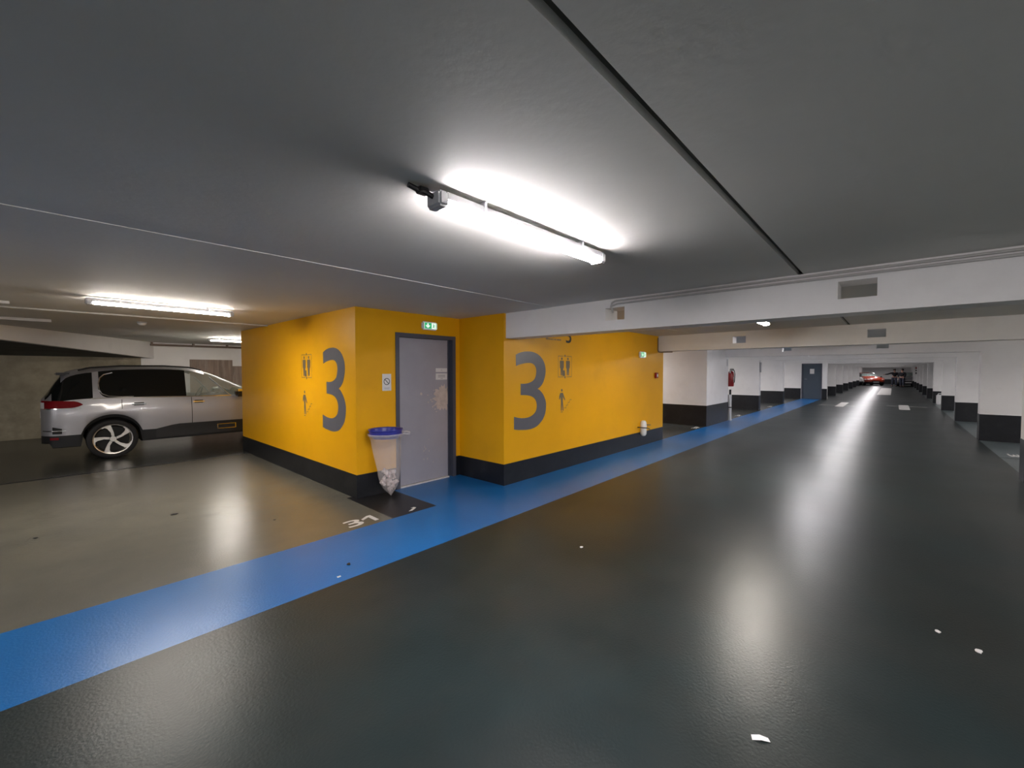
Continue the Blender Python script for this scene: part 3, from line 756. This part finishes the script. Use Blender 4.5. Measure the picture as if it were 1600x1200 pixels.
def build_car(name, label, paint, loc, rz, full=True):
    c = CarShape
    root = thing(name, label, 'car', loc, rz)
    xs = sorted(set([0, .02, .05, .09, .13, .18, .24, .30, .36, .42] + [round(.46 + .04 * i, 3) for i in range(0, 21)] + [1.4, 1.55, 1.7, 1.85, 1.93, 2.02, 2.1, 2.25, 2.4, 2.55, 2.7, 2.85, 2.95, 3.05, 3.12] + [round(3.18 + .04 * i, 3) for i in range(0, 22)] + [4.1, 4.18, 4.26, 4.32, 4.38, 4.42, 4.46, 4.5]))
    if .70 not in xs: xs.append(.70)
    xs = sorted(set(xs))
    R = [c.rows(x) for x in xs]; nr = len(R[0])
    # window cells: (row lo..hi, x range)
    def is_side_window(i, r):
        x = (xs[i] + xs[i + 1]) / 2
        if not 7 <= r < 9: return None
        if .12 < x < .61: return 'tint'
        if .70 < x < 1.93: return 'tint'
        if 1.93 < x < 2.95: return 'clear'
        return None
    def is_screen(i, r):
        x = (xs[i] + xs[i + 1]) / 2
        if 9 <= r < 12:
            if 2.25 < x < 3.05: return 'clear'
            if .06 < x < .26: return 'tint'
        return None
    meshes = {'body': MB(), 'lower_cladding': MB(), 'tint': MB(), 'clear': MB()}
    V = {}
    def vert(key, i, r, s):
        k = (key, i, r, s if R[i][r][0] > 1e-6 else 1)
        if k not in V:
            y, z = R[i][r]
            if key in ('tint', 'clear'): y = y - .006 if y > .01 else y; z -= .003
            V[k] = meshes[key].bm.verts.new((xs[i], s * y, z))
        return V[k]
    for i in range(len(xs) - 1):
        for r in range(nr - 1):
            kind = is_side_window(i, r) or is_screen(i, r)
            key = kind or ('lower_cladding' if r < 3 else 'body')
            for s in (1, -1):
                vs = [vert(key, i, r, s), vert(key, i + 1, r, s), vert(key, i + 1, r + 1, s), vert(key, i, r + 1, s)]
                vs = list(dict.fromkeys(vs))
                if len(vs) >= 3:
                    try: meshes[key].bm.faces.new(vs)
                    except ValueError: pass
    for i in (0, len(xs) - 1):      # close nose and tail
        ring = [vert('body', i, r, 1) for r in range(3, nr)] + [vert('body', i, r, -1) for r in range(nr - 2, 2, -1)]
        meshes['body'].bm.faces.new(ring)
        ring = [vert('lower_cladding', i, r, 1) for r in range(0, 4)] + [vert('lower_cladding', i, r, -1) for r in range(3, 0, -1)]
        meshes['lower_cladding'].bm.faces.new(list(dict.fromkeys(ring)))
    meshes['body'].build('body', paint, root, True)
    meshes['lower_cladding'].build('lower_cladding', M['cladding'], root, True)
    meshes['tint'].build('tinted_windows', M['tint'], root, True)
    meshes['clear'].build('clear_windows', M['glass'], root, True)
    def patch(x0, x1, top, bot, off, nx=14, nz=4, s=-1, mbx=None, thick=.004):
        mb = mbx or MB(); rows = []
        for a in range(nx + 1):
            x = x0 + (x1 - x0) * a / nx; zt = top(x) if callable(top) else top; zb = bot(x) if callable(bot) else bot
            rows.append([(x, s * (c.side_y(x, zb + (zt - zb) * k / nz) + off), zb + (zt - zb) * k / nz) for k in range(nz + 1)])
        mb.grid(rows); return mb
    # wheels
    def wheel(x, s):
        t = MB(); wr = c.WHR
        prof = [(.262, -.10), (.275, -.110), (.315, -.112), (.337, -.10), (wr, -.06), (wr, .06), (.337, .10), (.315, .112), (.275, .110), (.262, .10)]
        t.lathe(prof, (0, 0, 0), 40, axis='Y', closed=True)
        ty = t.build('wheel', M['tyre'], root, True, (x, s * .80, wr))
        rim = MB()
        rim.lathe([(.264, .105), (.250, .10), (.238, .02)], (0, 0, 0), 40, axis='Y') if s > 0 else rim.lathe([(.264, -.105), (.250, -.10), (.238, -.02)], (0, 0, 0), 40, axis='Y')
        yo = s * .098
        for k in range(5):
            a = 2 * PI * k / 5 + .35
            def P(r, an, w=0): return (r * math.cos(an) - w * math.sin(an), yo, r * math.sin(an) + w * math.cos(an))
            outer = [P(.05, a, -.020), P(.12, a + .06, -.020), P(.19, a + .16, -.026), P(.252, a + .20, -.030), P(.254, a + .42), P(.254, a + .60), P(.240, a + .62), P(.232, a + .44), P(.20, a + .26, .016), P(.12, a + .10, .014), P(.05, a, .018)]
            rim.poly(outer, (0, -s * .028, 0))
        rim.cyl((0, yo - s * .03, 0), (0, yo + s * .006, 0), .045, n=20)
        rim.build('rim', M['alloy'], ty, True)
        h = MB(); h.cyl((0, s * .0, 0), (0, s * .035, 0), .225, n=28); h.build('brake_disc', M['interior'], ty)
    for x in (c.RW, c.FW):
        for s in (-1, 1): wheel(x, s)
    # lamps
    for s in (-1, 1):
        mb = MB(); rows = []
        patch(.012, .50, lambda x: 1.06 - .02 * (x / .5) ** 2 - (.055 * max(0, (x - .38) / .12) ** 2), lambda x: .925 + .01 * (x / .5) + (.05 * max(0, (x - .34) / .16) ** 2), .010, s=s, mbx=mb)
        tl = mb.build('tail_light', M['taillight'], root, True)
        mb = patch(.03, .47, lambda x: .932, lambda x: .916, .012, s=s, nz=1); mb.build('chrome_strip', M['chrome'], tl, True)
        patch(4.02, 4.44, lambda x: .86 + .0 * x, lambda x: .76, .006, s=s).build('headlight', M['headlight'], root, True)
        patch(.10, .20, .44, .40, .012, s=s, nx=3, nz=1).build('reflector', M['taillight'], root, True)
    if full:
        for s in (-1, 1):
            # door handles
            for x in (1.12, 2.02):
                mb = MB(); y = s * (c.side_y(x, .955) + .012)
                mb.box((x, y - .012, .945), (x + .20, y + .012, .968), .006); mb.build('door_handle', M['chrome'], root)
                mb = patch(x + .03, x + .17, .985, .930, .002, s=s, nx=3, nz=2); mb.build('handle_recess', M['interior'], root, True)
            # door seams
            mb = MB()
            for x in (2.02, 1.13 + .01):
                xx = x - .02
                if x > 2: patch(xx, xx + .010, 1.05, .48, .003, s=s, nx=1, nz=8, mbx=mb)
            patch(2.92, 2.93, 1.03, .48, .003, s=s, nx=1, nz=8, mbx=mb)
            mb.build('door_seam', M['interior'], root)
            # bright line under the side glass, hooking up behind the rear door
            patch(.60, 2.9, lambda x: interp(c.BELT, x) + .006, lambda x: interp(c.BELT, x) - .010, .006, s=s, nx=30, nz=1).build('chrome_window_line', M['chrome'], root, True)
            pts = [(x, s * (c.side_y(x, z) + .008), z) for x, z in ((1.15, 1.098), (.95, 1.10), (.82, 1.115), (.735, 1.16), (.70, 1.24), (.695, 1.34), (.715, 1.44), (.77, 1.50), (.88, 1.535))]
            MB().tube(pts, .011).build('chrome_window_hook', M['chrome'], root, True)
            # body coloured corner that rounds off the rear door glass
            mb = MB(); n = 8
            arc = [(.70 + .14 * (1 - math.sin(k / n * PI / 2)), 1.085 + .14 * (1 - math.cos(k / n * PI / 2))) for k in range(n + 1)]
            vs = [mb.bm.verts.new((x, s * (c.side_y(x, z) + .004), z)) for x, z in [(.69, 1.08)] + arc]
            for a, b in zip(vs[1:], vs[2:]): mb.bm.faces.new((vs[0], a, b))
            mb.build('glass_corner', paint, root)
            # rear bumper: bright strip, dark corner vent, pale inner lamp
            patch(.02, .28, .560, .545, .010, s=s, nx=6, nz=1).build('bumper_strip', M['chrome'], root, True)
            patch(.13, .24, lambda x: .62 - .3 * (x - .13), .50, .006, s=s, nx=4, nz=2).build('bumper_vent', M['interior'], root, True)
            patch(.003, .045, 1.03, .93, .016, s=s, nx=3, nz=3).build('reversing_light', M['headlight'], root, True)
            patch(.985, .993, 1.05, .88, .003, s=s, nx=1, nz=4).build('rear_door_seam', M['interior'], root)
            # dark front corner bar of the door glass
            MB().tube([(x, s * (c.side_y(x, z) + .004), z) for x, z in ((2.33, 1.44), (2.5, 1.25), (2.66, 1.06))], .012).build('quarter_glass_bar', M['chrome'], root, True)
            # air bumps on the sill
            mb = MB()
            for (a, b, z0, z1) in ((2.42, 2.75, .465, .475), (2.42, 2.75, .375, .385), (2.42, 2.435, .375, .475), (2.735, 2.75, .375, .475)):
                patch(a, b, z1, z0, .012, s=s, nx=2, nz=1, mbx=mb)
            mb.build('chrome_sill_frame', M['chrome'], root)
            # upper part of the sill cladding
            patch(1.45, 3.12, lambda x: .47 + .07 * min(1, (x - 1.45) / .3), .30, .004, s=s, nx=14, nz=3).build('sill_cladding', M['cladding'], root, True)
            # roof rails
            mb = MB(); mb.tube([(.45, s * .66, 1.575), (.6, s * .665, 1.625), (1.0, s * .67, 1.66), (1.6, s * .67, 1.665), (2.0, s * .67, 1.64), (2.2, s * .675, 1.585)], .014)
            mb.build('roof_rail', M['black'], root, True)
            # mirrors
            mb = MB(); mb.box((2.72, s * .93, 1.03), (2.88, s * 1.10, 1.18), .04)
            mi = mb.build('door_mirror', M['black'], root, True)
            MB().box((2.73, s * .935, 1.125), (2.885, s * 1.105, 1.19), .03).build('mirror_cap', M['chrome'], mi, True)
            MB().box((2.76, s * .82, 1.04), (2.84, s * .94, 1.07), .01).build('mirror_arm', M['black'], mi)
        # cabin
        mb = MB(); mb.box((.5, -.62, .50), (3.0, .62, .95), .05); mb.build('cabin_floor', M['interior'], root)
        for x, y in ((1.55, -.38), (1.55, .38)):
            mb = MB(); mb.box((x, y - .22, .8), (x + .5, y + .22, 1.0), .06); mb.box((x - .05, y - .22, .9), (x + .12, y + .22, 1.38), .05); mb.box((x - .04, y - .12, 1.36), (x + .06, y + .12, 1.55), .03)
            mb.build('front_seat', M['interior'], root, True)
        mb = MB(); mb.box((.95, -.6, .8), (1.15, .6, 1.35), .06); mb.build('rear_bench', M['interior'], root, True)
        mb = MB(); mb.lathe([(.17, -.012), (.185, 0), (.17, .012), (.155, 0)], (0, 0, 0), 28, closed=True)
        st = mb.build('steering_wheel', M['black'], root, True); st.location = (2.35, .38, 1.06); st.rotation_euler = (0, R_(-65), 0)
        mb = MB(); mb.box((.17, -.60, 1.49), (.38, .60, 1.535), .018); mb.build('roof_spoiler', M['cladding'], root, True)
        mb = MB(); mb.box((-.012, -.26, .74), (.03, .26, .85), .004); mb.build('number_plate', M['paper'], root)
    else:
        for s in (-1, 1):
            MB().box((2.72, s * .93, 1.03), (2.88, s * 1.10, 1.18), .04).build('door_mirror', M['black'], root, True)
        MB().box((4.46, -.35, .50), (4.515, .35, .62), .01).build('grille', M['black'], root)
        MB().box((4.49, -.25, .40), (4.53, .25, .49), .004).build('number_plate', M['paper'], root)
        mb = MB(); mb.box((.5, -.62, .50), (3.0, .62, .95), .05); mb.build('cabin_floor', M['interior'], root)
    return root
build_car('suv_car', 'silver SUV with black cladding and roof rails parked behind the yellow block', M['carsilver'], (-.215, 11.20, 0), 0)
far1 = build_car('hatchback_car', 'orange red car parked across the far end of the aisle', M['carorange'], (64.6, 2.9, 0), R_(180 + 22), False)
far1.scale = (.9, 1, .86)
far2 = build_car('dark_car', 'dark grey car facing the viewer at the far right end of the aisle', M['cardark'], (63.6, -1.15, 0), R_(180), False)
far2.scale = (1, .95, .88)
far3 = build_car('white_car', 'white car nosing out of the last left bay, mostly hidden', M['carwhite'], (60.2, 6.9, 0), R_(-90), False)

# ------------------------------------------------------------------ people at the far end
def skinned(name, joints, edges, m, parent=None, sub=1, root=0):
    me = bpy.data.meshes.new(name); me.from_pydata([j[0] for j in joints], edges, [])
    o = bpy.data.objects.new(name, me); COL.objects.link(o)
    sk = o.modifiers.new('skin', 'SKIN'); ss = o.modifiers.new('sub', 'SUBSURF'); ss.levels = ss.render_levels = sub
    for i, j in enumerate(joints):
        v = me.skin_vertices[0].data[i]; v.radius = (j[1], j[1] if len(j) < 3 else j[2]); v.use_root = (i == root)
    dg = bpy.context.evaluated_depsgraph_get()
    nm = bpy.data.meshes.new_from_object(o.evaluated_get(dg)); bpy.data.objects.remove(o)
    nm.name = name; nm.materials.clear(); nm.materials.append(m)
    for p in nm.polygons: p.use_smooth = True
    q = bpy.data.objects.new(name, nm); COL.objects.link(q)
    if parent: q.parent = parent
    return q
def person(label, loc, rz, arm_out=False, h=1.0, hooded=False):
    t = thing('person', label, 'person', loc, rz)
    J = [((0, 0, .95), .13, .10), ((0, 0, 1.15), .14, .10), ((0, 0, 1.38), .17, .10), ((0, 0, 1.50), .06), ((0.01, 0, 1.60), .055), ((.015, 0, 1.70), .095, .085), ((0, 0, 1.78), .06),
         ((0, .10, .88), .09), ((.04, .11, .48), .06), ((.0, .12, .09), .045), ((.13, .13, .04), .035),
         ((0, -.10, .88), .09), ((-.02, -.12, .48), .06), ((-.08, -.13, .09), .045), ((.05, -.14, .04), .035),
         ((0, .19, 1.40), .06), ((.03, .24, 1.14), .045), ((.16, .22, .95), .033), ((.22, .21, .91), .03),
         ((0, -.19, 1.40), .06)]
    J += [((.05, -.42, 1.28), .045), ((.08, -.64, 1.24), .033), ((.09, -.72, 1.24), .03)] if arm_out else [((.02, -.25, 1.14), .045), ((.16, -.20, .97), .033), ((.22, -.17, .95), .03)]
    E = [(0, 1), (1, 2), (2, 3), (3, 4), (4, 5), (5, 6), (0, 7), (7, 8), (8, 9), (9, 10), (0, 11), (11, 12), (12, 13), (13, 14), (2, 15), (15, 16), (16, 17), (17, 18), (2, 19), (19, 20), (20, 21), (21, 22)]
    skinned('body', J, E, M['skin'], t, 1)
    Jc = [(J[0][0], .15, .12), (J[1][0], .16, .125), (J[2][0], .19, .125), ((0, 0, 1.50), .08)] + [(J[k][0], J[k][1] + .022) for k in (15, 16, 17, 19, 20, 21)]
    skinned('jacket', Jc, [(0, 1), (1, 2), (2, 3), (2, 4), (4, 5), (5, 6), (2, 7), (7, 8), (8, 9)], M['darkcloth'], t, 1)
    Jt = [((0, 0, .97), .14, .115)] + [(J[k][0], J[k][1] + .02) for k in (7, 8, 9, 11, 12, 13)]
    skinned('trousers', Jt, [(0, 1), (1, 2), (2, 3), (0, 4), (4, 5), (5, 6)], M['jeans'], t, 1)
    MB().sphere((-.012, 0, 1.735), .105, (1, .85, 1), 2).build('hood' if hooded else 'hair', M['darkcloth'] if hooded else M['hair'], t, True)
    for k, (a, b) in enumerate(((9, 10), (13, 14))):
        p, q = J[a][0], J[b][0]
        MB().box((p[0] - .06, p[1] - .045, 0), (q[0] + .05, p[1] + .045, .085), .02).build('shoe', M['black'], t, True)
    mb = MB()
    for k in (18, 22):
        hx, hy, hz = J[k][0]
        for f in range(4): mb.tube([(hx, hy - .022 + f * .015, hz), (hx + .04, hy - .024 + f * .016, hz - .03), (hx + .05, hy - .024 + f * .016, hz - .06)], .007, 6)
        mb.tube([(hx - .01, hy + .02, hz), (hx + .02, hy + .045, hz - .02)], .008, 6)
    mb.build('fingers', M['skin'], t, True)
    mb = MB(); mb.sphere((.115, 0, 1.675), .014, (1.2, .8, 1.2), 1); mb.build('nose', M['skin'], t, True)
    mb = MB(); mb.sphere((.098, .032, 1.70), .009, sub=1); mb.sphere((.098, -.032, 1.70), .009, sub=1); mb.build('eyes', M['black'], t)
    t.scale = (1.25, 1.2, 1.0)
    mb = MB(); mb.box((.092, -.025, 1.628), (.104, .025, 1.638)); mb.build('mouth', M['red'], t)
    return t
person('person in a black jacket and jeans holding one arm out beside the orange car', (58.6, -.08, 0), R_(190), True)
person('person in dark clothes with covered head standing beside the dark grey car', (57.4, -.66, 0), R_(150), False, hooded=True)

# banner and small white container near the right pillars
t = thing('hanging_sign', 'narrow white sign with red and dark marks by the far right pillars', 'sign', (53.5, -1.42, 1.60))
bx('sign_board', (0, -.45, -.35), (.02, .0, .45), M['paper'], t)
mb = MB(); mb.box((-.004, -.36, .18), (0, -.08, .36)); mb.build('red_mark', M['red'], t)
mb = MB(); mb.box((-.004, -.36, -.02), (0, -.08, .10)); mb.box((-.004, -.36, -.28), (0, -.08, -.12)); mb.build('dark_mark', M['black'], t)
mb = MB(); mb.box((.005, -.40, .45), (.015, -.36, .47)); mb.tube([(.01, -.1, .45), (.01, -.1, .74)], .006); mb.tube([(.01, -.36, .45), (.01, -.36, .74)], .006); mb.build('hanger', M['steel'], t)
t = thing('plastic_jerrycan', 'small white container standing at the foot of a right pillar', 'container', (27.9, -1.64, 0))
MB().box((-.12, -.13, 0), (.12, .13, .46), .03).build('body', M['whiteplastic'], t, True)
MB().tube([(0, -.08, .45), (0, -.06, .52), (0, .06, .52), (0, .08, .45)], .014).build('handle', M['whiteplastic'], t, True)
